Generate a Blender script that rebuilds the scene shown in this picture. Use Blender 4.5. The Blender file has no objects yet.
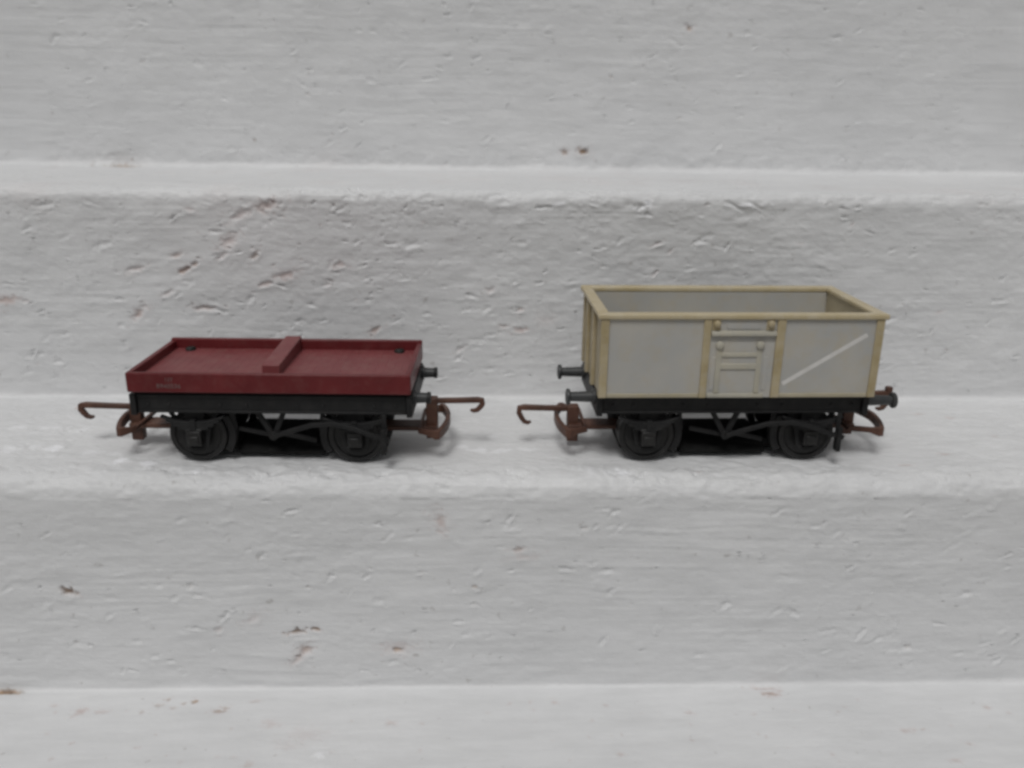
import bpy, bmesh, math, random
import numpy as np
from mathutils import Vector, Matrix
MM = 0.001
sc = bpy.context.scene
COL = sc.collection
R = math.radians

# ------------------------------------------------------------------ materials
def new_mat(name):
    m = bpy.data.materials.new(name); m.use_nodes = True
    nt = m.node_tree; b = nt.nodes['Principled BSDF']
    return m, nt, b

def plastic(name, c1, c2, scale, rough=0.5, spec=0.4, bump=0.03, dust=None, dust_amt=0.0):
    """moulded plastic: two tones in soft patches, fine bump, optional dust"""
    m, nt, b = new_mat(name)
    N, L = nt.nodes, nt.links
    tc = N.new('ShaderNodeTexCoord')
    n1 = N.new('ShaderNodeTexNoise'); n1.inputs['Scale'].default_value = scale
    n1.inputs['Detail'].default_value = 6; n1.inputs['Roughness'].default_value = 0.62
    L.new(tc.outputs['Object'], n1.inputs['Vector'])
    rp = N.new('ShaderNodeValToRGB')
    rp.color_ramp.elements[0].position = 0.36; rp.color_ramp.elements[0].color = (*c1, 1)
    rp.color_ramp.elements[1].position = 0.66; rp.color_ramp.elements[1].color = (*c2, 1)
    L.new(n1.outputs['Fac'], rp.inputs['Fac'])
    col = rp.outputs['Color']
    if dust:
        n3 = N.new('ShaderNodeTexNoise'); n3.inputs['Scale'].default_value = scale * 3.1
        n3.inputs['Detail'].default_value = 8; n3.inputs['Roughness'].default_value = 0.7
        L.new(tc.outputs['Object'], n3.inputs['Vector'])
        mr = N.new('ShaderNodeMapRange'); mr.inputs['From Min'].default_value = 0.48; mr.inputs['From Max'].default_value = 0.75
        mr.inputs['To Max'].default_value = dust_amt
        L.new(n3.outputs['Fac'], mr.inputs['Value'])
        mx = N.new('ShaderNodeMixRGB'); mx.inputs['Color2'].default_value = (*dust, 1)
        L.new(mr.outputs['Result'], mx.inputs['Fac']); L.new(col, mx.inputs['Color1'])
        col = mx.outputs['Color']
    L.new(col, b.inputs['Base Color'])
    n2 = N.new('ShaderNodeTexNoise'); n2.inputs['Scale'].default_value = 1800; n2.inputs['Detail'].default_value = 3
    L.new(tc.outputs['Object'], n2.inputs['Vector'])
    bp = N.new('ShaderNodeBump'); bp.inputs['Strength'].default_value = 0.35; bp.inputs['Distance'].default_value = bump * MM
    L.new(n2.outputs['Fac'], bp.inputs['Height']); L.new(bp.outputs['Normal'], b.inputs['Normal'])
    b.inputs['Roughness'].default_value = rough
    b.inputs['Specular IOR Level'].default_value = spec
    return m

M_black = plastic('black_plastic', (.011, .011, .0115), (.018, .018, .0185), 160, .55, .3, dust=(.07, .066, .06), dust_amt=.16)
M_shade_block = plastic('matt_shade_block', (.009, .009, .009), (.015, .015, .015), 260, .8, .12, dust=(.05, .047, .043), dust_amt=.25)  # near-black, for the added block that deepens shade under the chassis
M_wheel = plastic('wheel_plastic', (.012, .012, .0125), (.020, .0195, .019), 220, .42, .4, dust=(.07, .066, .06), dust_amt=.2)
M_buffer = plastic('buffer_plastic', (.035, .038, .04), (.055, .056, .056), 300, .45, .4)
M_brown = plastic('coupling_plastic', (.072, .036, .026), (.118, .055, .038), 170, .5, .35, dust=(.25, .15, .09), dust_amt=.25)
M_red = plastic('red_plastic', (.108, .013, .015), (.145, .019, .021), 110, .42, .32, dust=(.22, .12, .11), dust_amt=.22)
M_deck = plastic('red_deck', (.178, .042, .045), (.215, .058, .060), 90, .46, .4, dust=(.26, .17, .14), dust_amt=.35)
M_peg = plastic('peg_plastic', (.012, .013, .012), (.022, .022, .02), 300, .6, .3)
M_letter = plastic('lettering_paint', (.11, .06, .058), (.20, .15, .145), 900, .6, .3)
M_panel = plastic('grey_panel', (.40, .40, .388), (.455, .437, .395), 70, .52, .35, dust=(.44, .375, .26), dust_amt=.6)
M_inner = plastic('inner_grey', (.55, .55, .50), (.62, .605, .53), 60, .6, .3, dust=(.40, .35, .22), dust_amt=.4)
M_trim = plastic('tan_trim', (.36, .29, .16), (.47, .40, .265), 130, .5, .4, dust=(.40, .37, .32), dust_amt=.5)
M_end = plastic('weathered_end', (.40, .345, .24), (.48, .42, .30), 90, .5, .4, dust=(.42, .36, .22), dust_amt=.4)
M_foot = plastic('foot_strip_paint', (.33, .295, .215), (.39, .35, .26), 120, .5, .4, dust=(.42, .36, .2), dust_amt=.4)
M_rim = plastic('tan_rim', (.45, .37, .215), (.53, .46, .32), 130, .45, .4, dust=(.55, .52, .45), dust_amt=.5)
M_door = plastic('door_grey', (.385, .37, .315), (.455, .43, .355), 150, .5, .4, dust=(.50, .44, .30), dust_amt=.5)
M_stripe = plastic('stripe_paint', (.58, .565, .545), (.68, .665, .64), 200, .55, .35)

def wall_material():
    m, nt, b = new_mat('white_masonry_paint')
    N, L = nt.nodes, nt.links
    tc = N.new('ShaderNodeTexCoord')
    n1 = N.new('ShaderNodeTexNoise'); n1.inputs['Scale'].default_value = 22; n1.inputs['Detail'].default_value = 8
    n1.inputs['Roughness'].default_value = 0.6
    L.new(tc.outputs['Object'], n1.inputs['Vector'])
    rp = N.new('ShaderNodeValToRGB')
    rp.color_ramp.elements[0].position = .3; rp.color_ramp.elements[0].color = (.68, .684, .69, 1)
    rp.color_ramp.elements[1].position = .7; rp.color_ramp.elements[1].color = (.735, .738, .742, 1)
    L.new(n1.outputs['Fac'], rp.inputs['Fac'])
    mp = N.new('ShaderNodeMapping'); mp.inputs['Scale'].default_value = (55, 260, 260)
    L.new(tc.outputs['Object'], mp.inputs['Vector'])
    n5 = N.new('ShaderNodeTexNoise'); n5.inputs['Scale'].default_value = 1.0; n5.inputs['Detail'].default_value = 7; n5.inputs['Roughness'].default_value = .65
    L.new(mp.outputs['Vector'], n5.inputs['Vector'])
    r5 = N.new('ShaderNodeValToRGB')
    r5.color_ramp.elements[0].position = .3; r5.color_ramp.elements[0].color = (.93, .93, .927, 1)
    r5.color_ramp.elements[1].position = .62; r5.color_ramp.elements[1].color = (1.05, 1.05, 1.05, 1)
    L.new(n5.outputs['Fac'], r5.inputs['Fac'])
    m5 = N.new('ShaderNodeMixRGB'); m5.blend_type = 'MULTIPLY'; m5.inputs['Fac'].default_value = .8
    L.new(rp.outputs['Color'], m5.inputs['Color1']); L.new(r5.outputs['Color'], m5.inputs['Color2'])
    # tiny dirt specks
    n2 = N.new('ShaderNodeTexNoise'); n2.inputs['Scale'].default_value = 330; n2.inputs['Detail'].default_value = 2
    L.new(tc.outputs['Object'], n2.inputs['Vector'])
    mr = N.new('ShaderNodeMapRange'); mr.inputs['From Min'].default_value = .70; mr.inputs['From Max'].default_value = .80
    mr.inputs['To Max'].default_value = .55
    L.new(n2.outputs['Fac'], mr.inputs['Value'])
    mx0 = N.new('ShaderNodeMixRGB'); mx0.inputs['Color2'].default_value = (.36, .34, .32, 1)
    L.new(mr.outputs['Result'], mx0.inputs['Fac']); L.new(m5.outputs['Color'], mx0.inputs['Color1'])
    # dusty pink where the paint is thin
    a1 = N.new('ShaderNodeAttribute'); a1.attribute_name = 'stain'
    mx1 = N.new('ShaderNodeMixRGB'); mx1.inputs['Color2'].default_value = (.52, .37, .34, 1)
    L.new(a1.outputs['Fac'], mx1.inputs['Fac']); L.new(mx0.outputs['Color'], mx1.inputs['Color1'])
    # bare brick in the chips
    a2 = N.new('ShaderNodeAttribute'); a2.attribute_name = 'chip'
    n3 = N.new('ShaderNodeTexNoise'); n3.inputs['Scale'].default_value = 500; n3.inputs['Detail'].default_value = 4
    L.new(tc.outputs['Object'], n3.inputs['Vector'])
    rb = N.new('ShaderNodeValToRGB')
    rb.color_ramp.elements[0].position = .35; rb.color_ramp.elements[0].color = (.13, .08, .047, 1)
    rb.color_ramp.elements[1].position = .65; rb.color_ramp.elements[1].color = (.40, .255, .145, 1)
    L.new(n3.outputs['Fac'], rb.inputs['Fac'])
    mx2 = N.new('ShaderNodeMixRGB')
    L.new(a2.outputs['Fac'], mx2.inputs['Fac']); L.new(mx1.outputs['Color'], mx2.inputs['Color1']); L.new(rb.outputs['Color'], mx2.inputs['Color2'])
    # glossy paint flecks, their sky glint partly put into the pale colour
    a3 = N.new('ShaderNodeAttribute'); a3.attribute_name = 'fleck'
    mx3 = N.new('ShaderNodeMixRGB'); mx3.inputs['Color2'].default_value = (.95, .955, .98, 1)
    L.new(a3.outputs['Fac'], mx3.inputs['Fac']); L.new(mx2.outputs['Color'], mx3.inputs['Color1'])
    L.new(mx3.outputs['Color'], b.inputs['Base Color'])
    rr = N.new('ShaderNodeMapRange'); rr.inputs['To Min'].default_value = .5; rr.inputs['To Max'].default_value = .12
    L.new(a3.outputs['Fac'], rr.inputs['Value']); L.new(rr.outputs['Result'], b.inputs['Roughness'])
    b.inputs['Specular IOR Level'].default_value = .35
    n4 = N.new('ShaderNodeTexNoise'); n4.inputs['Scale'].default_value = 900; n4.inputs['Detail'].default_value = 4
    L.new(tc.outputs['Object'], n4.inputs['Vector'])
    mp6 = N.new('ShaderNodeMapping'); mp6.inputs['Scale'].default_value = (95, 1700, 1700)
    L.new(tc.outputs['Object'], mp6.inputs['Vector'])
    n6 = N.new('ShaderNodeTexNoise'); n6.inputs['Scale'].default_value = 1.0; n6.inputs['Detail'].default_value = 5; n6.inputs['Roughness'].default_value = .6
    n6.inputs['Distortion'].default_value = .4
    L.new(mp6.outputs['Vector'], n6.inputs['Vector'])
    b6 = N.new('ShaderNodeBump'); b6.inputs['Strength'].default_value = .42; b6.inputs['Distance'].default_value = .16 * MM
    L.new(n6.outputs['Fac'], b6.inputs['Height'])
    bp = N.new('ShaderNodeBump'); bp.inputs['Strength'].default_value = .5; bp.inputs['Distance'].default_value = .14 * MM
    L.new(n4.outputs['Fac'], bp.inputs['Height']); L.new(b6.outputs['Normal'], bp.inputs['Normal']); L.new(bp.outputs['Normal'], b.inputs['Normal'])
    return m

# ------------------------------------------------------------------ stepped wall (one displaced sheet)
rng = np.random.default_rng(7)
def vnoise(x, y, seed):
    r = np.random.default_rng(seed); T = r.random((256, 256)).astype(np.float32) * 2 - 1
    xi = np.floor(x).astype(np.int32); yi = np.floor(y).astype(np.int32)
    fx = (x - xi).astype(np.float32); fy = (y - yi).astype(np.float32)
    fx = fx * fx * fx * (fx * (fx * 6 - 15) + 10); fy = fy * fy * fy * (fy * (fy * 6 - 15) + 10)
    x0 = xi & 255; x1 = (xi + 1) & 255; y0 = yi & 255; y1 = (yi + 1) & 255
    a = T[x0, y0]; bb = T[x1, y0]; c = T[x0, y1]; d = T[x1, y1]
    return (a + (bb - a) * fx) * (1 - fy) + (c + (d - c) * fx) * fy
def fbm(x, y, seed, o=4, g=.5):
    v = 0; a = 1
    for k in range(o):
        v = v + a * vnoise(x * 2 ** k, y * 2 ** k, seed + k); a *= g
    return v

Y1, YB, YF, Z1, Z2 = 116.0, 35.7, -22.9, 60.5, -57.4
def build_wall():
    C = [(Y1, 1000), (Y1, Z1), (YB, Z1), (YB, 0), (YF, 0), (YF, Z2), (-85, Z2), (-85, -112), (-150, -112), (-150, -300)]
    rad = [0, 2.2, 3.2, 1.2, 5.0, 1.0, 4, 2, 4, 0]
    P, NRM, SEG = [], [], []
    def put(p, n, s): P.append(p); NRM.append(n); SEG.append(s)
    nrm = [(-1, 0) if i % 2 == 0 else (0, 1) for i in range(len(C) - 1)]
    space = [.33, .5, .33, .36, .33, .36, 3, 3, 12]
    for i in range(len(C) - 1):
        a, b_ = np.array(C[i], float), np.array(C[i + 1], float); d = (b_ - a) / np.linalg.norm(b_ - a)
        a2 = a + d * rad[i]; b2 = b_ - d * rad[i + 1]; Ln = np.linalg.norm(b2 - a2)
        if i == 0:
            t = np.concatenate([np.linspace(0, Ln - 98, 40)[:-1], np.linspace(Ln - 98, Ln, int(98 / .33))])
        else:
            t = np.linspace(0, Ln, max(3, int(Ln / space[i])))
        for q in t: put(tuple(a2 + d * q), nrm[i], i)
        if i < len(C) - 2:                                            # rounded corner
            d2 = np.array(C[i + 2], float) - b_; d2 /= np.linalg.norm(d2)
            p0, p3 = b2, b_ + d2 * rad[i + 1]
            k = max(4, int(rad[i + 1] * 1.57 / .33))
            n0, n1 = np.array(nrm[i], float), np.array(nrm[i + 1], float)
            for j in range(1, k):
                ang = j / k * math.pi / 2
                ctr = p0 + d2 * rad[i + 1]
                pt = ctr - d2 * rad[i + 1] * math.cos(ang) + d * rad[i + 1] * math.sin(ang)
                n = n0 * math.cos(ang) + n1 * math.sin(ang)
                put(tuple(pt), tuple(n / np.linalg.norm(n)), i + (.5 if j < k / 2 else .51))
    P = np.array(P, np.float32); NRM = np.array(NRM, np.float32); SEG = np.array(SEG, np.float32)
    s = np.concatenate([[0], np.cumsum(np.linalg.norm(np.diff(P, axis=0), axis=1))]).astype(np.float32)
    xs = np.concatenate([np.arange(-620, -162, 4.0), np.arange(-162, 172, .34), np.arange(172, 640, 4.0)]).astype(np.float32)
    X, S = np.meshgrid(xs, s); sh = X.shape
    seg = SEG[:, None]
    riser = (np.abs((np.round(SEG) % 2)) == 0)[:, None].astype(np.float32)
    rough = np.interp(SEG, [0, .4, .6, 1, 1.5, 2, 2.4, 2.6, 3, 3.4, 3.6, 4, 4.5, 5], [.6, .5, .4, .5, .75, .72, .68, .5, .5, .6, .7, .6, .4, .35]).astype(np.float32)[:, None]
    D = np.zeros(sh, np.float32)
    # brush strokes along the wall
    w = S + 1.6 * vnoise(X / 45, S / 12, 11) + .5 * vnoise(X / 14, S / 6, 12)
    br = vnoise(X / 30, w / .95, 21) + .6 * vnoise(X / 16, w / .5, 22) + .8 * vnoise(X / 55, w / 2.2, 23)
    patch = .55 + .45 * vnoise(X / 26, S / 14, 24)
    D += br * .064 * patch * (0.45 + .55 * riser) * 1.1
    # body of the brickwork under the paint
    ledge = ((SEG > 2.6) & (SEG < 3.6)).astype(np.float32)[:, None]
    D += rough * (.36 * fbm(X / 24, S / 15, 31, 3) + .11 * fbm(X / 7, S / 3.2, 41, 3, .55))
    D += ledge * (.16 * fbm(X / 6, S / 3.4, 43, 3, .55) + .10 * fbm(X / 2.2, S / 1.2, 46, 2, .6))
    hi = fbm(X / 2.8, S / 1.6, 51, 3, .6)
    D += rough * .13 * hi * (.6 + .4 * vnoise(X / 18, S / 18, 52))
    # long soft sags of thick paint
    D += rough * .12 * np.maximum(0, fbm(X / 9 + S / 9, S / 2.6 - X / 40, 61, 2)) ** 2 * riser
    # waviness of the outer edges
    for k, (i0, amp) in enumerate(((1.5, .5), (3.5, .55), (.5, .8))):
        near = np.exp(-((S - s[np.argmin(np.abs(SEG - i0))]) / 5.0) ** 2)
        D += near * (amp * .6 * fbm(X / 17, S / 30, 71 + k * 5, 3) + .22 * fbm(X / 5, S / 4, 73 + k * 5, 3, .6))
    chip = np.zeros(sh, np.float32); stain = np.zeros(sh, np.float32); fleck = np.zeros(sh, np.float32)
    jag = .55 * vnoise(X / 1.1, S / .7, 81) + .35 * vnoise(X / .5, S / .4, 82)
    dx0, dx1 = -162.0, 172.0
    def stamp(x0, s0, a, b_, th, depth, lip=0., ch=0., st=0., fl=0., sharp=3.0, ragged=.9):
        rr = max(a, b_) * 2.4
        i0, i1 = np.searchsorted(s, [s0 - rr, s0 + rr]); j0, j1 = np.searchsorted(xs, [x0 - rr, x0 + rr])
        if i1 - i0 < 2 or j1 - j0 < 2: return
        xx = X[i0:i1, j0:j1] - x0; ss = S[i0:i1, j0:j1] - s0
        u = (xx * math.cos(th) - ss * math.sin(th)) / a; v = (xx * math.sin(th) + ss * math.cos(th)) / b_
        q = np.sqrt(u * u + v * v) * (1 + ragged * jag[i0:i1, j0:j1])
        f = np.exp(-np.maximum(q, 0) ** sharp)
        D[i0:i1, j0:j1] -= .8 * depth * f
        if lip: D[i0:i1, j0:j1] += lip * np.exp(-(u * u * .8 + (v - 1.5) ** 2 * 1.6))
        m = np.exp(-(np.maximum(q, 0) / .85) ** 5)
        if ch: chip[i0:i1, j0:j1] = np.maximum(chip[i0:i1, j0:j1], ch * m)
        if st: stain[i0:i1, j0:j1] = np.maximum(stain[i0:i1, j0:j1], .75 * st * np.exp(-(q / 1.15) ** 2))
        if fl: fleck[i0:i1, j0:j1] = np.maximum(fleck[i0:i1, j0:j1], fl * m)
    # where a height (riser) or depth (ledge) lies along the profile
    def at(seg_i, c):
        idx = np.where(SEG == seg_i)[0]
        ax = 1 if seg_i % 2 == 0 else 0
        k = idx[np.argmin(np.abs(P[idx, ax] - c))]
        return float(s[k])
    r = random.Random(5)
    # random pits: short skewed gouges with a raised lip beneath
    for seg_i, lo, hi_, n, dmax, amax in ((0, 62, 150, 460, .58, 1.6), (2, 2, 58, 640, .60, 1.5), (4, -54, -4, 300, .56, 1.6), (3, -20, 34, 26, .16, 1.2), (5, -80, -28, 34, .2, .8)):
        for _ in range(n):
            x = r.uniform(-160, 170); c = r.uniform(lo, hi_)
            if seg_i == 2 and x > 60 and r.random() < .45: continue
            a = amax * (.28 + .72 * r.random() ** 2.0); b_ = a * r.uniform(.22, .5)
            th = r.choice((r.gauss(0, .12), r.gauss(.0, .2), r.gauss(.6, .3), r.gauss(.4, .35)))
            dp = dmax * (.3 + .7 * r.random() ** 1.5)
            stamp(x, at(seg_i, c), a, b_, th, dp, lip=dp * r.uniform(.2, .8), st=.35 if r.random() < .07 and seg_i == 2 else 0, ragged=r.uniform(.6, 1.1))
    # worn notches and paint beads along the outer edges, ripples across the upper ledge
    for i0, n in ((1.5, 120), (3.5, 110)):
        sc0 = float(s[np.argmin(np.abs(SEG - i0))])
        for _ in range(n):
            a = r.uniform(.6, 3.6)
            stamp(r.uniform(-160, 170), sc0 + r.gauss(.6, 1.6), a, r.uniform(.5, 1.5), r.gauss(0, .25), r.choice((.55, .4, .3, -.3, -.25)) * r.uniform(.6, 1.3), lip=r.uniform(0, .15), sharp=2.4)
    for _ in range(130):
        stamp(r.uniform(-165, 172), at(1, r.uniform(38, 112)), r.uniform(1.2, 6), r.uniform(2, 9), r.gauss(0, .2), r.choice((.35, .25, -.3, -.2)), st=r.choice((0, 0, 0, .12)), sharp=2.2)
    # bumps: blobs of paint
    for seg_i, lo, hi_, n in ((0, 60, 150, 60), (2, 2, 58, 170), (4, -54, -4, 70), (3, -24, 30, 90)):
        for _ in range(n):
            a = r.uniform(.5, 1.8)
            stamp(r.uniform(-160, 170), at(seg_i, r.uniform(lo, hi_)), a, a * r.uniform(.3, .7), r.gauss(0, .5), -r.uniform(.08, .26), sharp=2.2)
    # the marks one can point to
    up = [(23.4, 67.2, 1.3, .75, 0, .8, .55, .5), (29.9, 67.3, 2.0, .85, .1, 1.3, .95, .5), (65.8, 109.5, 1.0, .9, .6, .8, .55, .4), (118.8, 107.5, 2.2, .7, 0, .6, 0, 0),
          (-88.6, 70.3, .5, .4, 0, .5, .7, 0), (-60.6, 72.4, .5, .4, 0, .5, .6, 0), (-125, 96, .9, .4, .3, .5, .2, 0), (-105.8, 95.7, 2.6, 1.3, -.4, .35, 0, 0), (-18.4, 99.3, 1.6, .9, .2, .5, 0, 0),
          (-25.8, 91.6, 2.6, .5, .1, .55, 0, 0), (-68.3, 85.8, .7, .7, 0, .5, .2, 0), (-70, 89, 1.8, .6, -.6, .45, 0, 0), (87, 80.7, 1.2, .5, 0, .3, 0, 0), (64.3, 79.4, 1.1, .5, .4, .4, .15, 0),
          (39, 93.2, .9, .45, -.6, .5, .25, 0), (86.3, 108.1, 1.9, .7, .1, .4, 0, 0), (-46.1, 90.6, 1.7, .7, -.2, .4, 0, 0), (62, 104.5, 2.6, .9, -.6, .35, 0, 0), (-98, 84, 1.4, .5, -.4, .35, 0, 0)]
    for x, c, a, b_, th, dp, ch, st in up: stamp(x, at(0, c), a, b_, th, dp, lip=.15, ch=ch, st=st)
    e = at(0, 62.2)
    stamp(-136, at(1, 114) - .6, 6.6, 1.5, 0, .25, ch=.85, ragged=.5); stamp(-147, at(1, 124), 1.0, 2.2, 0, .4, ch=.7); stamp(-133, at(0, 62.0), .6, .5, 0, .3, ch=.6)
    md = [(-66, 56, 3.0, 1.2, .2, .5, .12, .6), (-73.2, 53.3, 3.4, .9, .5, .45, 0, .45), (-89.9, 37.9, 1.9, .7, .5, .85, .45, .8), (-87.4, 39.4, 1.3, .6, .6, .7, .3, .5), (-104.5, 24.8, 1.7, .8, .8, .7, .18, .7),
          (-103.7, 37.8, 2.6, .7, .3, .6, 0, .4), (-141, 28.9, 2.8, .8, .1, .4, .12, .8), (-85.4, 26.9, 2.8, .7, 0, .75, .15, .45), (-81.5, 26.2, 2.0, .6, -.3, .6, 0, 0), (-62, 36.6, 2.2, 1.0, .3, .5, .06, .7), (-46.4, 39.6, 1.6, .7, .1, .45, .06, .55),
          (-37.3, 20.7, 1.6, .7, .5, .6, .25, .7), (-70, 42.2, 1.3, .7, .8, .6, .35, .3), (-77, 46, 2.4, 1.3, .6, .6, 0, .55), (-79, 42, 1.8, .6, .5, .5, 0, .3), (-92, 42, 1.6, .6, .2, .5, .2, .5), (-68, 34, 1.8, .6, .3, .5, .1, .5),
          (-125.8, 55.5, 2.6, .7, .1, .6, 0, 0), (-26.6, 45.4, 2.0, .8, .3, .5, 0, 0), (-31.5, 45.7, 1.3, .5, 0, .4, 0, 0), (-4, 32.7, 1.3, .7, .7, .5, 0, .3), (4.8, 20.9, 1.8, .6, .1, .4, .05, .7), (4.7, 26.9, 1.2, .6, .5, .5, .08, .4),
          (12, 24, 2.4, 1.4, 0, .25, 0, .2), (0, 22, 1.4, .5, .1, .5, .1, .4), (-7, 17.9, 2.6, .8, 0, .4, 0, 0), (-12.7, 14.8, 1.6, .5, .6, .5, 0, .2), (69, 54.6, 3.0, 1.0, .15, .35, 0, 0), (37.8, 57.1, 3.5, .8, .1, .4, 0, 0), (55.5, 47.5, 2.4, .7, .5, .4, 0, 0),
          (113.7, 24.5, 1.6, .6, .3, .4, 0, 0), (145.6, 30.7, 2.2, .6, .1, .4, 0, 0), (-55, 28, 1.4, .5, -.3, .5, 0, 0), (-50, 34, 1.2, .5, .2, .5, 0, .2), (-112, 45, 2.4, .8, .2, .5, 0, 0), (-96, 31, 1.8, .6, .4, .5, 0, .3)]
    for x, c, a, b_, th, dp, ch, st in md: stamp(x, at(2, c), a, b_, th, dp, lip=.18, ch=ch, st=st)
    lw = [(-105.4, -27, 1.7, .75, -.3, .9, .85, .35), (-105, -29.2, 2.2, .7, 0, -.3, 0, 0), (-51.8, -38.8, 2.2, .5, .1, .8, .8, .4), (-47.2, -38.2, 1.5, .5, -.1, .8, .8, .4), (-49.8, -41.2, 3.4, .7, 0, -.35, 0, 0), (-50, -44.3, 1.9, 1.0, .7, .8, .3, .6), (-52, -47, 1.5, .7, .6, .5, .1, .4),
          (-26.9, -44.3, 1.3, .6, 0, .7, .6, .35), (-27, -43.5, 3.4, 1.4, 0, .2, 0, .35), (2.9, -16.3, 1.7, .5, .1, .6, .3, .5), (4, -18, 2.6, .6, .1, .2, 0, .3), (-15.9, -8.9, 1.1, 2.2, .3, .4, .14, .5), (-50.4, -17.9, 1.7, .7, .1, -.3, 0, 0), (-34, -21, 2.2, .8, 0, -.25, 0, 0),
          (-48.1, -26, .6, .5, 0, .6, .25, 0), (-42.5, -23.5, 1.2, .5, .8, .4, 0, 0), (-76.3, -25.8, .8, .7, 0, .5, .1, 0), (-70.4, -37.7, 1.0, .7, .5, .4, .06, .2), (-7.7, -26.2, .8, .4, 0, .5, .35, 0), (-8, -31.2, 1.2, .5, 0, .4, .05, 0), (-20.8, -22.6, 1.1, .5, .2, .4, .05, 0),
          (-62, -35, 2.4, 1.0, .6, .3, 0, .25), (72, -34.3, 1.8, .7, -.7, .55, .0, 0), (67.5, -33.6, 2.4, .6, .6, .3, 0, 0), (102.4, -44.6, 1.1, .9, .3, .6, .12, 0), (100, -45, 4, .7, 0, .2, 0, 0), (73.9, -10.2, 1, .5, 0, .3, 0, 0), (18.6, -10.6, 1.0, .4, 0, .4, .12, 0), (0.5, -11, 2, .7, 0, -.25, 0, 0)]
    for x, c, a, b_, th, dp, ch, st in lw: stamp(x, at(4, c - 2.2), a, b_, th, dp, lip=.12 if dp > 0 else 0, ch=ch, st=st)
    for x, c, a, b_ in ((14.5, 57.0, 3.2, .7), (39.5, 57.4, 1.4, 1.1), (67, 58.2, 3.2, .5), (72, 58.0, 2.0, .5), (96, 57.8, 1.2, .4)):
        stamp(x, at(2, c), a, b_, .05, -.3, fl=.85, sharp=2.4)
        stamp(x - a, at(2, c - .7), a * .9, .45, r.uniform(-.5, .2), .6)
    # middle ledge: glossy paint flecks with the glint painted in, some soft ridges
    for x, c, a, b_, f in ((-128.7, 10.4, 2.2, .8, .45), (-120, 9.7, 4.2, .8, .4), (-112, 9.5, 2.5, .7, .4), (-123.5, -4.8, 2.2, 1.3, .5), (-118, -3.4, 1.7, .9, .4), (-112.8, -4.2, 1.9, 1.0, .85), (-103, -6.5, 2.4, .9, .4), (-96, -7, 1.6, .9, .4), (-93.7, -11.7, 1.7, .9, 1.0), (-86.2, -14.1, 1.5, 1.1, 1.0), (-73.5, -18.8, 1.4, .9, .55), (-122, -17, 1.4, .9, .35),
                           (-6.7, -4.8, 2.4, .8, .55), (-1.6, -5.5, 2.8, .9, .6), (-11.3, -2.1, 1.6, .8, .45), (5, -4.5, 2, .8, .4), (27.6, -21.4, 1.3, .9, .9), (24, -20, 1.2, .7, .4), (-3, 5, 1.5, .8, .4), (20, -22, 1.0, 1.4, .35)):
        stamp(x, at(3, c), a * 1.1, b_ * 1.9, r.gauss(0, .15), -.22, fl=f, ragged=.8, sharp=2.4)
    for x, c in ((-103.6, 25), (127, 19), (119.5, 22), (112, -7), (99, -14), (46, -18), (132, 5), (-121, 26)):
        stamp(x, at(3, c), r.uniform(.6, 1.2), .5, 0, .25, st=.5, ch=.12)
    # bottom ledge: ochre and grey specks
    stamp(-124.5, at(5, -24.2) - .7, 4.2, .75, 0, .3, ch=.95, ragged=.4)
    for x, c, a, b_, ch, st in ((-76.4, -27.6, .8, .7, .75, .3), (-83.2, -26.8, .6, .7, .4, .3), (-85, -29, .9, .8, .25, .2), (-69.8, -31, 1.3, .8, .45, .4), (-68.4, -30, .8, .6, .3, .3), (-79, -28.4, .8, .5, .35, .2), (-81, -30, .7, .6, .2, .2), (-102.7, -30.9, 1.3, .9, .08, .6), (-98, -31, 1.5, .6, .05, .4), (-88.2, -31.5, .6, .6, .22, .2),
                                (67, -26.4, 1.6, .8, .35, .8), (66, -24.5, 2.4, .5, .12, .5), (-47.3, -39.4, 3.2, 1.8, .0, .2), (-50, -43, 2.0, 1.0, .0, .2), (119.2, -32.8, .7, .6, .12, .4), (94.7, -40.3, 1.2, .6, .08, .4), (44.7, -33.5, .9, .5, .06, .4), (-62, -28, 1.2, .5, .1, .3), (-56, -36, 1.3, .8, .0, .4), (108, -45, .8, .5, .1, .4), (-58, -49, .9, .6, .1, .3), (102, -50, 1.0, .6, .1, .4), (-110, -28.5, .7, .5, .1, .4), (-28, -36, .9, .6, .05, .4), (12, -29, .8, .5, .05, .4), (26, -47, .7, .5, .1, .4)):
        stamp(x, at(5, c), a, b_, 0, .14, ch=ch, st=st)
    stamp(-42.6, at(5, -46), 1.2, .9, 0, -.2, fl=.5)
    for _ in range(60):
        stamp(r.uniform(-120, 130), at(5, r.uniform(-54, -27)), r.uniform(.25, .6), r.uniform(.25, .45), 0, .1, ch=r.choice((0, 0, .1, .2)), st=r.uniform(.1, .4))
    # the wheels and droppers stand on a fairly level strip
    under = ((np.abs(X) < 110) & (SEG[:, None] == 3)).astype(np.float32)
    keep = under * np.exp(-((P[:, 0][:, None] - 0) / 14) ** 4)
    D = D * (1 - .45 * keep) - keep * .08
    D = np.clip(D, -1.6, 1.2)
    V = np.empty(sh + (3,), np.float32)
    V[..., 0] = X; V[..., 1] = P[:, 0][:, None] + NRM[:, 0][:, None] * D; V[..., 2] = P[:, 1][:, None] + NRM[:, 1][:, None] * D
    V *= MM
    nr, nc = sh
    me = bpy.data.meshes.new('stepped_wall')
    me.vertices.add(nr * nc); me.vertices.foreach_set('co', V.reshape(-1))
    idx = np.arange(nr * nc, dtype=np.int32).reshape(nr, nc)
    q = np.stack([idx[:-1, :-1], idx[1:, :-1], idx[1:, 1:], idx[:-1, 1:]], -1).reshape(-1)
    nf = (nr - 1) * (nc - 1)
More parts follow.
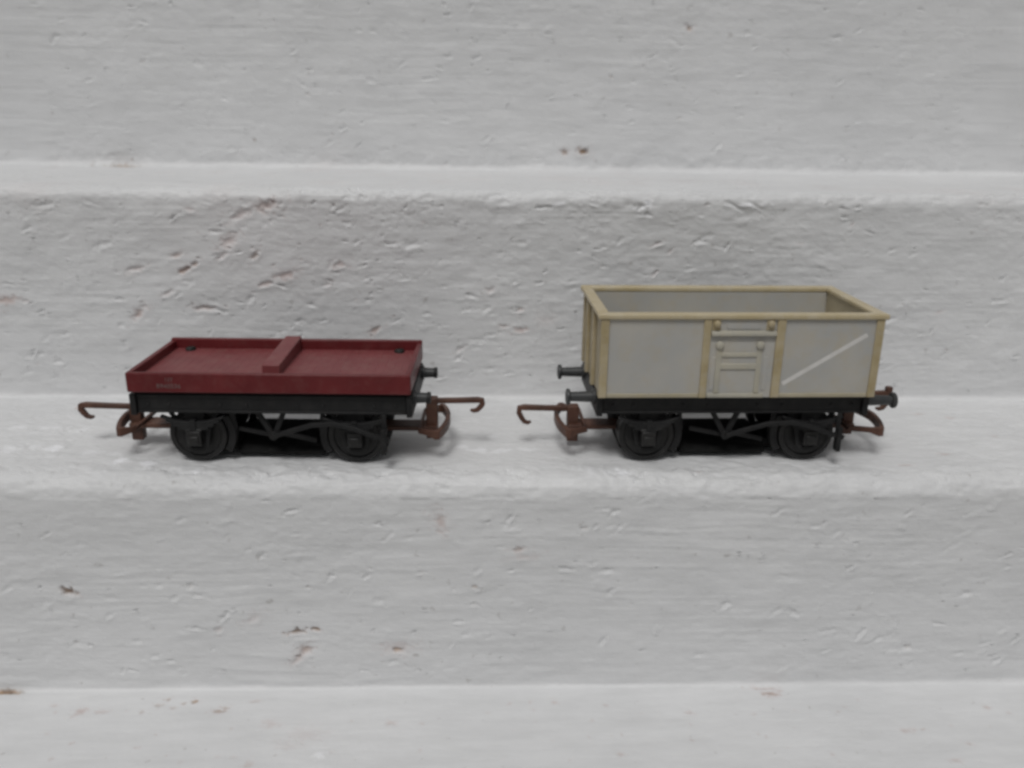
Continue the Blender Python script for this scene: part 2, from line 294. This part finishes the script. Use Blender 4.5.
    me.loops.add(nf * 4); me.loops.foreach_set('vertex_index', q)
    me.polygons.add(nf); me.polygons.foreach_set('loop_start', np.arange(0, nf * 4, 4, dtype=np.int32))
    for nm, A in (('chip', chip), ('stain', stain), ('fleck', fleck)):
        at_ = me.attributes.new(nm, 'FLOAT', 'POINT'); at_.data.foreach_set('value', np.ascontiguousarray(A.reshape(-1)))
    me.update(calc_edges=True); me.validate()
    me.materials.append(wall_material())
    o = bpy.data.objects.new('stepped_wall', me); COL.objects.link(o)
    o.rotation_euler.z = -0.0015
    return o

wall = build_wall()
wall['label'] = 'white painted masonry stepping down in ledges with chipped brushed paint'
wall['category'] = 'wall'

gm, gnt, gb = new_mat('pale_paving')
gb.inputs['Base Color'].default_value = (.36, .35, .33, 1); gb.inputs['Roughness'].default_value = .8
gn = gnt.nodes.new('ShaderNodeTexNoise'); gn.inputs['Scale'].default_value = 40
gr = gnt.nodes.new('ShaderNodeValToRGB'); gr.color_ramp.elements[0].color = (.30, .29, .27, 1); gr.color_ramp.elements[1].color = (.42, .41, .39, 1)
gnt.links.new(gn.outputs['Fac'], gr.inputs['Fac']); gnt.links.new(gr.outputs['Color'], gb.inputs['Base Color'])
gme = bpy.data.meshes.new('ground')
gme.from_pydata([(-6, -6, -.298), (6, -6, -.298), (6, .2, -.298), (-6, .2, -.298)], [], [(0, 1, 2, 3)])
gme.materials.append(gm); go = bpy.data.objects.new('ground', gme); COL.objects.link(go); go['kind'] = 'structure'

# ------------------------------------------------------------------ mesh helpers (millimetres)
def box(bm, x0, x1, y0, y1, z0, z1):
    v = [bm.verts.new((x * MM, y * MM, z * MM)) for x in (x0, x1) for y in (y0, y1) for z in (z0, z1)]
    for f in ((0, 1, 3, 2), (4, 6, 7, 5), (0, 4, 5, 1), (2, 3, 7, 6), (0, 2, 6, 4), (1, 5, 7, 3)):
        bm.faces.new([v[i] for i in f])
def prism(bm, pts, lo, hi, axis='y'):
    """pts (a, b) in the plane across axis, extruded from lo to hi"""
    def mk(a, b, c):
        return {'y': (a, c, b), 'x': (c, a, b), 'z': (a, b, c)}[axis]
    A = [bm.verts.new(Vector(mk(a, b, lo)) * MM) for a, b in pts]
    B = [bm.verts.new(Vector(mk(a, b, hi)) * MM) for a, b in pts]
    n = len(pts)
    bm.faces.new(A); bm.faces.new(B[::-1])
    for i in range(n):
        bm.faces.new((A[i], B[i], B[(i + 1) % n], A[(i + 1) % n]))
def lathe(bm, c, axis, prof, seg=40):
    """prof (t along axis, radius)"""
    ax = {'x': Vector((1, 0, 0)), 'y': Vector((0, 1, 0)), 'z': Vector((0, 0, 1))}[axis]
    u = Vector((0, 0, 1)) if axis != 'z' else Vector((1, 0, 0)); v = ax.cross(u)
    rings = []
    for t, r in prof:
        rings.append([bm.verts.new((Vector(c) + ax * t + (u * math.cos(k * 2 * math.pi / seg) + v * math.sin(k * 2 * math.pi / seg)) * r) * MM) for k in range(seg)])
    for a, b in zip(rings, rings[1:]):
        for k in range(seg):
            bm.faces.new((a[k], a[(k + 1) % seg], b[(k + 1) % seg], b[k]))
    bm.faces.new(rings[0][::-1]); bm.faces.new(rings[-1])
def sweep(bm, pts, w, h, up=(0, 0, 1), taper=None):
    """rectangular bar: w across (in the plane across the path and up), h along up"""
    up = Vector(up); P = [Vector(p) for p in pts]; rings = []
    for i, p in enumerate(P):
        d = (P[min(i + 1, len(P) - 1)] - P[max(i - 1, 0)]).normalized()
        sd = d.cross(up).normalized(); uu = sd.cross(d).normalized()
        k = taper[i] if taper else 1
        rings.append([bm.verts.new((p + sd * a * w / 2 * k + uu * b * h / 2 * k) * MM) for a, b in ((-1, -1), (1, -1), (1, 1), (-1, 1))])
    for a, b in zip(rings, rings[1:]):
        for k in range(4):
            bm.faces.new((a[k], a[(k + 1) % 4], b[(k + 1) % 4], b[k]))
    bm.faces.new(rings[0][::-1]); bm.faces.new(rings[-1])

def obj(name, bm, mat, parent, bevel=.15, seg=2):
    bmesh.ops.recalc_face_normals(bm, faces=bm.faces[:])
    me = bpy.data.meshes.new(name); bm.to_mesh(me); bm.free()
    me.polygons.foreach_set('use_smooth', [True] * len(me.polygons))
    me.set_sharp_from_angle(angle=R(38))
    me.materials.append(mat)
    o = bpy.data.objects.new(name, me); COL.objects.link(o)
    if parent: o.parent = parent
    if bevel:
        b = o.modifiers.new('bevel', 'BEVEL'); b.width = bevel * MM; b.segments = seg; b.limit_method = 'ANGLE'; b.angle_limit = R(40)
        b.harden_normals = False
    return o
def bmn(): return bmesh.new()
def B(*boxes):
    bm = bmn()
    for b in boxes: box(bm, *b)
    return bm

def thing(name, label, cat, loc, rz, group):
    o = bpy.data.objects.new(name, None); COL.objects.link(o)
    o.empty_display_size = .01
    o.location = Vector(loc) * MM; o.rotation_euler = (0, 0, rz)
    o['label'] = label; o['category'] = cat
    if group: o['group'] = group
    return o

# ------------------------------------------------------------------ chassis shared by both wagons
ZW = 7.0
def coupling(root, sd, hook_x, hook_z, arm_from, dropper_x, bow_x, yo=0., droop=0., dr=1., knob=False):
    """sd = -1 left end, +1 right end; the tension hook, bumper bow and dropper weight on a flat drawbar"""
    f = lambda x, y, z: (sd * x, y + yo, z)
    bm = bmn(); box(bm, *sorted((sd * 23.5, sd * (dropper_x + 1.2))), yo - 2.6, yo + 2.6, 5.3, 6.5)
    c = obj('coupling', bm, M_brown, root, .2)
    bm = bmn(); box(bm, *sorted((sd * (dropper_x - 1.45), sd * (dropper_x + 1.45))), yo - 1.3, yo + 1.3, 1.5 + droop, hook_z + .9)
    obj('dropper', bm, M_brown, c, .35, 3)
    bm = bmn()
    hx = hook_x; z = hook_z
    pts = [(arm_from, z - .1), ((arm_from + hx) / 2, z + .05), (hx - 1.2, z + .25), (hx, z + .1), (hx + .1, z - 1.2 * dr), (hx - .55, z - 2.5 * dr), (hx - 1.3, z - 3.6 * dr), (hx - 2.2, z - 3.9 * dr), (hx - 3.0, z - 3.6 * dr)]
    prof = pts
    sweep(bm, [f(x, 0, zz) for x, zz in prof], 1.3, 1.3, up=(0, 1, 0), taper=[1, 1, 1.05, 1.05, 1, .95, .85, .75, .5])
    if knob: box(bm, *sorted((sd * (hx - 1.0), sd * (hx + .5))), -.8, .8, z + .4, z + 2.0)
    obj('hook', bm, M_brown, c, .2)
    bm = bmn()
    hw = 9.6
    path = [(dropper_x - 2.6, -hw + 2.4), (bow_x - 3.6, -hw + 1.2), (bow_x - 1.6, -hw)]
    for k in range(13):
        t = -1 + 2 * k / 12
        path.append((bow_x - 1.2 + 1.9 * (1 - t * t), t * hw))
    path += [(bow_x - 1.6, hw), (bow_x - 3.6, hw - 1.2), (dropper_x - 2.6, hw - 2.4)]
    n = len(path); tp = [1.0] * n
    tp[0] = tp[1] = tp[-1] = tp[-2] = .62
    # the plate across the front stands taller than the side arms
    sweep(bm, [f(x, y, 7.5 - .045 * abs(y)) for x, y in path], 1.1, 2.3, taper=tp)
    obj('bumper_bar', bm, M_brown, c, .18)
    # stay from the drawbar to the dropper
    bm = bmn(); box(bm, *sorted((sd * (dropper_x - 2.9), sd * (dropper_x - 2.1))), yo - 7.6, yo + 7.6, 6.6, 7.5)
    obj('crossbar', bm, M_brown, c, .1)
    return c

def chassis(root, HB):
    # solebars, headstocks and the plate between them
    for s in (-1, 1):
        bm = bmn()
        ya, yb = sorted((s * 13.2, s * 11.4))
        box(bm, -31.4, 31.4, ya, yb, 13.4, 18.25)
        # flanges of the channel
        y2 = s * 13.55
        box(bm, -31.3, 31.3, *sorted((s * 13.1, y2)), 17.3, 18.0)
        box(bm, -31.3, 31.3, *sorted((s * 13.1, y2)), 13.55, 14.15)
        for x in (-29, -24, -12, -6, 6, 12, 24, 29):
            box(bm, x - .35, x + .35, *sorted((s * 13.1, s * 13.45)), 15.2, 15.9)
        obj('solebar', bm, M_black, root, .12)
    for s in (-1, 1):
        obj('headstock', B((*sorted((s * 31.5, s * 32.9)), -14.0, 14.0, 13.0, 18.2)), M_black, root, .18)
    obj('underframe', B((-31.4, 31.4, -11.3, 11.3, 16.2, 18.1), (-26, -9.5, -3.2, 3.2, 11.5, 16.1), (9.5, 26, -3.2, 3.2, 11.5, 16.1)), M_black, root, .2)
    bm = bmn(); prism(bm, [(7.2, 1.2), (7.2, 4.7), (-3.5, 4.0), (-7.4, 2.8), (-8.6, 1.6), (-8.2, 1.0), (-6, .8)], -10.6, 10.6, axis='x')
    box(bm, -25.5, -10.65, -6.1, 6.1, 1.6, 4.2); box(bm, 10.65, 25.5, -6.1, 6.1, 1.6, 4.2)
    obj('shade_block', bm, M_shade_block, root, .3, 2)  # added block, no real wagon part: darkens the space between the wheels
    # axle guards with boxes and leaf springs
    for sx in (-1, 1):
        for sy in (-1, 1):
            cx = sx * HB
            bm = bmn()
            pts = [(cx - 6.2, 13.6), (cx - 5.2, 13.6), (cx - 2.4, 9.2), (cx - 2.1, 5.0), (cx - 1.1, 4.2), (cx + 1.1, 4.2), (cx + 2.1, 5.0), (cx + 2.4, 9.2), (cx + 5.2, 13.6), (cx + 6.2, 13.6), (cx + 3.6, 8.8), (cx + 2.9, 4.6), (cx + 1.5, 3.3), (cx - 1.5, 3.3), (cx - 2.9, 4.6), (cx - 3.6, 8.8)]
            prism(bm, pts, *sorted((sy * 11.5, sy * 12.2)), axis='y')
            prism(bm, [(cx - 2.5, 13.6), (cx - 2.0, 9), (cx - 2.0, 5), (cx + 2.0, 5), (cx + 2.0, 9), (cx + 2.5, 13.6)], *sorted((sy * 11.55, sy * 12.0)), axis='y')
            g = obj('axle_guard', bm, M_black, root, .1)
            bm = bmn()
            box(bm, cx - 1.7, cx + 1.7, *sorted((sy * 12.1, sy * 13.9)), 5.2, 8.9)
            box(bm, cx - 1.2, cx + 1.2, *sorted((sy * 13.8, sy * 14.25)), 5.7, 7.7)
            box(bm, cx - 2.0, cx + 2.0, *sorted((sy * 12.1, sy * 13.6)), 8.8, 9.4)
            obj('axle_box', bm, M_wheel, g, .2)
            bm = bmn()
            for k, (hl, dz) in enumerate(((7.4, 0), (6.2, -.55), (4.9, -1.1), (3.5, -1.65))):
                top = []
                for i in range(11):
                    t = -1 + i / 5
                    top.append((cx + t * hl, 12.75 + dz - 1.6 * (1 - (t * hl / 7.4) ** 2)))
                prism(bm, top + [(a, b - .5) for a, b in top[::-1]], *sorted((sy * 12.15, sy * (13.5 - .02 * k))), axis='y')
            box(bm, cx - .7, cx + .7, *sorted((sy * 12.1, sy * 13.75)), 9.1, 11.6)
            obj('leaf_spring', bm, M_black, g, .06, 1)
    # wheelsets
    for sx in (-1, 1):
        bm = bmn(); lathe(bm, (sx * HB, 0, ZW), 'y', [(-11.6, .35), (-11.3, .8), (11.3, .8), (11.6, .35)], 20)
        obj('axle', bm, M_wheel, root, 0)
        for sy in (-1, 1):
            bm = bmn()
            P_ = [(7.0, 1.4), (7.4, 1.4), (7.5, 5.3), (10.2, 5.4), (10.2, 4.9), (9.6, 4.7), (9.4, 2.2), (10.4, 1.9), (10.5, 1.1)]
            lathe(bm, (sx * HB, 0, ZW), 'y', [(sy * a, b) for a, b in P_], 48)
            w = obj('wheel', bm, M_black, root, 0)
            bm = bmn()
            T_ = [(6.7, 5.2), (6.75, 6.75), (6.95, 7.0), (7.35, 7.0), (7.7, 6.85), (10.5, 6.8), (10.65, 6.65), (10.65, 5.6), (10.3, 5.3)]
            lathe(bm, (sx * HB, 0, ZW), 'y', [(sy * a, b) for a, b in T_], 56)
            obj('tyre', bm, M_wheel, w, 0)
            # web openings between broad spokes
            bm = bmn()
            for k in range(8):
                a = k * math.pi / 4 + .2
                c0 = Vector((sx * HB + math.cos(a) * 1.6, 0, ZW + math.sin(a) * 1.6)); c1 = Vector((sx * HB + math.cos(a) * 5.1, 0, ZW + math.sin(a) * 5.1))
                y = sy * 9.7
                sweep(bm, [(c0.x, y, c0.z), (c1.x, y, c1.z)], .9, .9, up=(0, 1, 0))
            obj('spokes', bm, M_wheel, w, .1, 1)
    # brake gear on both sides
    for sy in (-1, 1):
        y0 = sy * 11.2
        bm = bmn()
        for a, b in (((-4.4, 13.5), (-.9, 7.4)), ((2.2, 13.5), (-.4, 7.4))):
            sweep(bm, [(a[0], y0, a[1]), (b[0], y0, b[1])], 1.2, .9, up=(0, 1, 0))
        lathe(bm, (-.65, y0 - .7, 7.2), 'y', [(0, 1.1), (1.4, 1.1)], 18)
        obj('brake_hanger', bm, M_black, root, .08, 1)
        bm = bmn()
        sweep(bm, [(-.6, sy * 12.3, 7.3), (3, sy * 12.5, 8.6), (9, sy * 13.0, 10.6), (14.5, sy * 14.2, 11.4), (19, sy * 14.9, 10.6), (23.5, sy * 14.9, 8.8), (27.5, sy * 14.6, 7.6)], 1.1, .8, up=(0, 1, 0))
        obj('brake_lever', bm, M_black, root, .1)
        bm = bmn()
        box(bm, 25.6, 26.7, *sorted((sy * 13.6, sy * 14.1)), 4.2, 13.7)
        box(bm, 25.6, 26.7, *sorted((sy * 15.1, sy * 15.6)), 4.2, 10.5)
        box(bm, 25.7, 26.6, *sorted((sy * 14.0, sy * 15.2)), 4.2, 4.9)
        obj('lever_guard', bm, M_black, root, .1)
        bm = bmn()
        sweep(bm, [(-.2, sy * 9.9, 7.6), (9.2, sy * 9.6, 5.4)], 1.0, 1.0, up=(0, 1, 0))
        sweep(bm, [(-1.0, sy * 9.9, 6.8), (-9.2, sy * 9.6, 8.4)], 1.0, 1.0, up=(0, 1, 0))
        obj('push_rod', bm, M_black, root, .1)
        for sx in (-1, 1):
            bm = bmn()
            cx = sx * HB
            arc = []
            for k in range(7):
                a = math.pi + (k / 6 - .5) * 1.2 if sx > 0 else (k / 6 - .5) * 1.2
                arc.append((cx + 7.15 * math.cos(a), ZW + 7.15 * math.sin(a)))
            arc2 = [(cx + (x - cx) * 1.25, ZW + (z - ZW) * 1.2) for x, z in arc[::-1]]
            prism(bm, arc + arc2, *sorted((sy * 8.0, sy * 10.2)), axis='y')
            sweep(bm, [(cx - sx * 8.6, sy * 9.4, 8), (cx - sx * 7.6, sy * 9.4, 16.3)], 1.1, 1.0, up=(0, 1, 0))
            obj('brake_shoe', bm, M_black, root, .1, 1)

def buffer(root, sx, y, shank, head, z=16.7):
    bm = bmn()
    lathe(bm, (0, y, z), 'x', [(sx * 32.6, 1.9), (sx * 33.5, 1.9), (sx * 33.6, 1.35), (sx * (33 + shank), 1.15)], 24)
    b = obj('buffer', bm, M_buffer, root, 0)
    if head:
        bm = bmn(); x = 33 + shank
        lathe(bm, (0, y, z), 'x', [(sx * (x - .2), .9), (sx * (x - .1), 1.7), (sx * (x + .25), 2.0), (sx * (x + .75), 1.9), (sx * (x + .95), 1.2)], 28)
        obj('buffer_head', bm, M_buffer, b, 0)
    else:
        bm = bmn(); x = 33 + shank
        lathe(bm, (0, y, z), 'x', [(sx * (x - .9), 1.0), (sx * (x - .8), 1.45), (sx * x, 1.4), (sx * (x + .1), .9)], 24)
        obj('buffer_end', bm, M_black, b, 0)
    return b

GROUP = 'model railway wagons on the ledge'
# ------------------------------------------------------------------ red flat wagon
def red_wagon():
    t = thing('flat_wagon', 'low dark red model railway wagon with shallow tray body and central crossbar', 'model wagon', (-55.0, -1.79, 0), -0.0256, GROUP)
    L_, W_ = 32.75, 14.9
    zb, zt, zd = 18.9, 23.7, 21.6
    # planked deck with shallow grooves running front to back
    bm = bmn(); pts = []
    n = 30; x0, x1 = -L_ + 1.25, L_ - 1.25; st = (x1 - x0) / n
    for k in range(n):
        a = x0 + k * st
        pts += [(a, zd), (a + st - .10, zd), (a + st - .08, zd - .03), (a + st - .02, zd - .03)]
    pts += [(x1, zd), (x1, zb + .3), (x0, zb + .3)]
    prism(bm, pts, -W_ + 1.25, W_ - 1.25, 'y')
    obj('deck', bm, M_deck, t, 0)
    for s in (-1, 1):
        bm = bmn()
        box(bm, -L_, L_, *sorted((s * W_, s * (W_ - 1.3))), zb, zt + (.55 if s > 0 else 0))
        obj('side_board', bm, M_red, t, .38, 3)
    for s in (-1, 1):
        bm = bmn()
        box(bm, *sorted((s * (L_ - .02), s * (L_ - 1.3))), -W_ + 1.28, W_ - 1.28, zb + .02, zt - .03)
        obj('end_board', bm, M_red, t, .25, 3)
    bm = bmn(); prism(bm, [(-8.6, zd - .1), (-8.6, 24.0), (14.9, 24.9), (14.9, zd - .1)], -3.05, 1.15, 'x')
    obj('cross_bar', bm, M_deck, t, .25, 3)
    for s in (-1, 1):
        bm = bmn(); lathe(bm, (s * 27.1, 12.0, zd - .2), 'z', [(0, 1.35), (.6, 1.3), (.95, 1.0), (1.05, .5)], 12)
        for v in bm.verts: v.co.x += random.Random(int(v.co.y * 1e6)).uniform(-.15, .15) * MM
        obj('peg', bm, M_peg, t, 0)
    # faded number on the near side, left end
    for txt, x, z, h in (('12T', -23.8, 21.75, .85), ('B940236', -25.75, 20.1, 1.05)):
        cu = bpy.data.curves.new('lettering', 'FONT'); cu.body = txt; cu.size = h * 1.35 * MM; cu.extrude = .02 * MM; cu.offset = .02 * MM; cu.space_character = 1.12
        tmp = bpy.data.objects.new('lettering_source', cu); COL.objects.link(tmp)
        bpy.context.view_layer.update()
        me = bpy.data.meshes.new_from_object(tmp.evaluated_get(bpy.context.evaluated_depsgraph_get()))
        bpy.data.objects.remove(tmp)
        me.materials.clear(); me.materials.append(M_letter)
        o = bpy.data.objects.new('lettering', me); COL.objects.link(o); o.parent = t
        o.location = Vector((x, -W_ - .03, z)) * MM; o.rotation_euler = (R(90), 0, 0)
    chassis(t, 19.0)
    for y in (-10, 10): buffer(t, 1, y, 3.9, False)
    coupling(t, -1, 51.6, 10.2, 36, 37.9, 39.6, dr=.78)
    c = coupling(t, 1, 48.9, 12.6, 36, 36.3, 39.6, droop=1.2, dr=.68)
    return t

# ------------------------------------------------------------------ grey mineral wagon
def grey_wagon():
    t = thing('mineral_wagon', 'tall grey open model railway wagon with tan rims and faded white diagonal stripe', 'model wagon', (53.69, -.96, 0), 0.0162, GROUP)
    zb, zt = 18.35, 38.5
    W, L_ = 15.5, 32.6
    for s in (-1, 1):
        bm = bmn(); box(bm, -L_, L_, *sorted((s * W, s * (W - 1.1))), zb, zt - 1.25)
        obj('side_panel', bm, M_panel, t, .1)
        bm = bmn(); box(bm, *sorted((s * (L_ - .03), s * (L_ - 1.1))), -W + 1.12, W - 1.12, zb + .02, zt - 1.27)
        obj('end_panel', bm, M_end, t, .08)
    obj('floor', B((-L_ + 1.12, L_ - 1.12, -W + 1.13, W - 1.13, 18.6, 19.8)), M_inner, t, 0)
    # the rolled top rim: front and back lengths, then the ends between them
    for s in (-1, 1):
        bm = bmn(); box(bm, -L_ - 1.2, L_ + 1.2, *((-16.3, -13.7) if s < 0 else (14.2, 17.2)), zt - 1.3, zt)
        obj('top_rim', bm, M_rim, t, .42, 4)
    for s in (-1, 1):
        bm = bmn(); box(bm, *sorted((s * (L_ + 1.15), s * (L_ - 1.6))), -13.72, 14.22, zt - 1.28, zt - .04)
        obj('top_rim', bm, M_rim, t, .42, 4)
    # corner angles and side stanchions
    for sx in (-1, 1):
        for sy in (-1, 1):
            bm = bmn()
            box(bm, *sorted((sx * (L_ - 1.5), sx * (L_ + .38))), *sorted((sy * (W - .05), sy * (W + .42))), zb - .03, zt - 1.32)
            box(bm, *sorted((sx * (L_ - .05), sx * (L_ + .4))), *sorted((sy * (W - 1.9), sy * (W + .38))), zb - .02, zt - 1.33)
            obj('corner_post', bm, M_trim, t, .12)
    for sx in (-1, 1):
        for y in (-5.2, 5.2):
            bm = bmn(); prism(bm, [(y - 1.0, zb), (y + 1.0, zb), (y + .8, zt - 1.33), (y - .8, zt - 1.33)], *sorted((sx * (L_ - .05), sx * (L_ + .9))), axis='x')
            obj('end_stanchion', bm, M_trim, t, .15)
    for sy in (-1, 1):
        for x, w in ((-8.45, .85), (8.75, 1.0)):
            bm = bmn(); box(bm, x - w, x + w, *sorted((sy * (W - .05), sy * (W + .55))), zb - .02, zt - 1.32)
            obj('door_post', bm, M_trim, t, .15)
        # curb along the foot of each side panel
        for a, b in ((-31.0, -9.35), (9.8, 31.0)):
            bm = bmn(); prism(bm, [(sy * (W - .05), zb - .02), (sy * (W + .3), zb - .02), (sy * (W + .22), zb + .75), (sy * (W - .05), zb + 1.0)], a, b, axis='x')
            obj('foot_strip', bm, M_foot, t, .08)
        # side door between the posts
        f = lambda a, b: sorted((sy * (W + a), sy * (W + b)))
        bm = bmn()
        box(bm, -7.55, 7.7, *f(-.05, .22), zb, 31.9); box(bm, -7.55, 7.7, *f(-.05, .06), 31.95, 33.3)
        box(bm, -4.7, 3.5, *f(.1, .2), 20.2, 25.5)
        d = obj('side_door', bm, M_panel, t, .08)
        bm = bmn(); prism(bm, [(sy * (W + .1), 33.2), (sy * (W + .95), 33.4), (sy * (W + 1.0), 33.75), (sy * (W + .75), 34.3), (sy * (W + .1), 34.6)], -7.5, 7.65, axis='x')
        obj('door_ledge', bm, M_door, d, .12)
        bm = bmn(); box(bm, -7.5, 7.65, *f(-.04, .12), 34.5, zt - 1.33); box(bm, -3.9, 3.9, *f(.1, .26), 34.9, 36.3)
        obj('top_flap', bm, M_panel, d, .08)
        for x in (-6.4, 6.2):
            bm = bmn(); box(bm, x - 1.0, x + .95, *f(.1, .38), 34.6, 37.3)
            lathe(bm, (x, sy * (W + .3), 36.2), 'y', [(0, .85), (sy * .7, .8), (sy * 1.0, .4)], 18)
            obj('hinge', bm, M_trim, d, .12)
        for x in (-5.3, 4.2):
            bm = bmn(); box(bm, x - .62, x + .62, *f(.12, .48), 19.5, 31.6)
            lathe(bm, (x, sy * (W + .25), 31.1), 'y', [(0, 1.0), (sy * .55, .95), (sy * .85, .5)], 18)
            obj('hinge_strap', bm, M_door, d, .1)
        for z, h in ((28.8, .5), (26.0, .7)):
            bm = bmn(); box(bm, -4.78, 3.68, *f(.12, .55), z - h, z + h)
            obj('door_bar', bm, M_door, d, .15)
        bm = bmn(); box(bm, -7.4, 6.0, *f(.1, .7), zb + .05, zb + 1.0)
        obj('door_sill', bm, M_door, d, .15)
        for x in (-6.5, 5.9):
            bm = bmn(); box(bm, x - .55, x + .55, *f(.12, .4), 20.2, 28.3)
            obj('door_plate', bm, M_panel, d, .1)
    # white diagonal stripe painted on the near right panel
    a, b = Vector((10.5, 21.6)), Vector((29.3, 33.5)); dv = (b - a).normalized(); nv = Vector((-dv.y, dv.x)) * .5
    bm = bmn()
    prism(bm, [tuple(a - nv), tuple(b - nv), tuple(b + nv), tuple(a + nv)], -W - .05, -W + .02, axis='y')
    obj('diagonal_stripe', bm, M_stripe, t, 0)
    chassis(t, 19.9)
    for y in (-10, 10):
        buffer(t, -1, y, 6.0, True); buffer(t, 1, y, 7.4, True, 15.5)
    coupling(t, -1, 50.4, 10.2, 36, 36.8, 40.2)
    coupling(t, 1, 44.9, 13.7, 34, 34.6, 40.6, droop=1.6, dr=1.05, knob=True)
    return t
red_wagon(); grey_wagon()

# ------------------------------------------------------------------ light
world = bpy.data.worlds.new('World'); sc.world = world; world.use_nodes = True
wn = world.node_tree
bg = wn.nodes['Background']
sky = wn.nodes.new('ShaderNodeTexSky'); sky.sky_type = 'NISHITA'; sky.sun_disc = False
SUN_EL, SUN_AZ = R(59), R(198)      # azimuth clockwise from +Y
sky.sun_elevation = SUN_EL; sky.sun_rotation = SUN_AZ
sky.air_density = 1.0; sky.dust_density = 4.0; sky.ozone_density = 1.0
hs = wn.nodes.new('ShaderNodeHueSaturation'); hs.inputs['Saturation'].default_value = .12     # overcast: the blue goes out of the sky
wn.links.new(sky.outputs['Color'], hs.inputs['Color']); wn.links.new(hs.outputs['Color'], bg.inputs['Color'])
bg.inputs['Strength'].default_value = .045
sl = bpy.data.lights.new('sun', 'SUN'); sl.energy = 1.5; sl.angle = R(20); sl.color = (1, .99, .975)
so = bpy.data.objects.new('sun', sl); COL.objects.link(so)
dirv = Vector((math.sin(SUN_AZ) * math.cos(SUN_EL), math.cos(SUN_AZ) * math.cos(SUN_EL), math.sin(SUN_EL)))
so.rotation_euler = dirv.to_track_quat('Z', 'Y').to_euler(); so.location = dirv * 2

# ------------------------------------------------------------------ camera
f, cx, cy, cz, pitch, yaw, roll = 850.43, -5.863, -204.471, 82.992, .316229, .035459, .013690
fw = Vector((math.sin(yaw) * math.cos(pitch), math.cos(yaw) * math.cos(pitch), -math.sin(pitch)))
rt = Vector((math.cos(yaw), -math.sin(yaw), 0)); up = rt.cross(fw)
r2 = math.cos(roll) * rt + math.sin(roll) * up; u2 = -math.sin(roll) * rt + math.cos(roll) * up
cam = bpy.data.cameras.new('camera'); cam.sensor_width = 36; cam.lens = f / 1024 * 36
cam.clip_start = .005; cam.clip_end = 50
co = bpy.data.objects.new('camera', cam); COL.objects.link(co)
mw = Matrix((r2, u2, -fw)).transposed().to_4x4(); mw.translation = Vector((cx, cy, cz)) * MM
co.matrix_world = mw
cam.dof.use_dof = True; cam.dof.focus_distance = .205; cam.dof.aperture_fstop = 13
sc.camera = co

sc.view_settings.view_transform = 'Standard'; sc.view_settings.look = 'None'
sc.view_settings.exposure = -0.19; sc.view_settings.gamma = 1.0
sc.cycles.pixel_filter_type = 'BLACKMAN_HARRIS'; sc.cycles.filter_width = 3.0
sc.cycles.use_denoising = True
sc.cycles.max_bounces = 8; sc.cycles.diffuse_bounces = 5
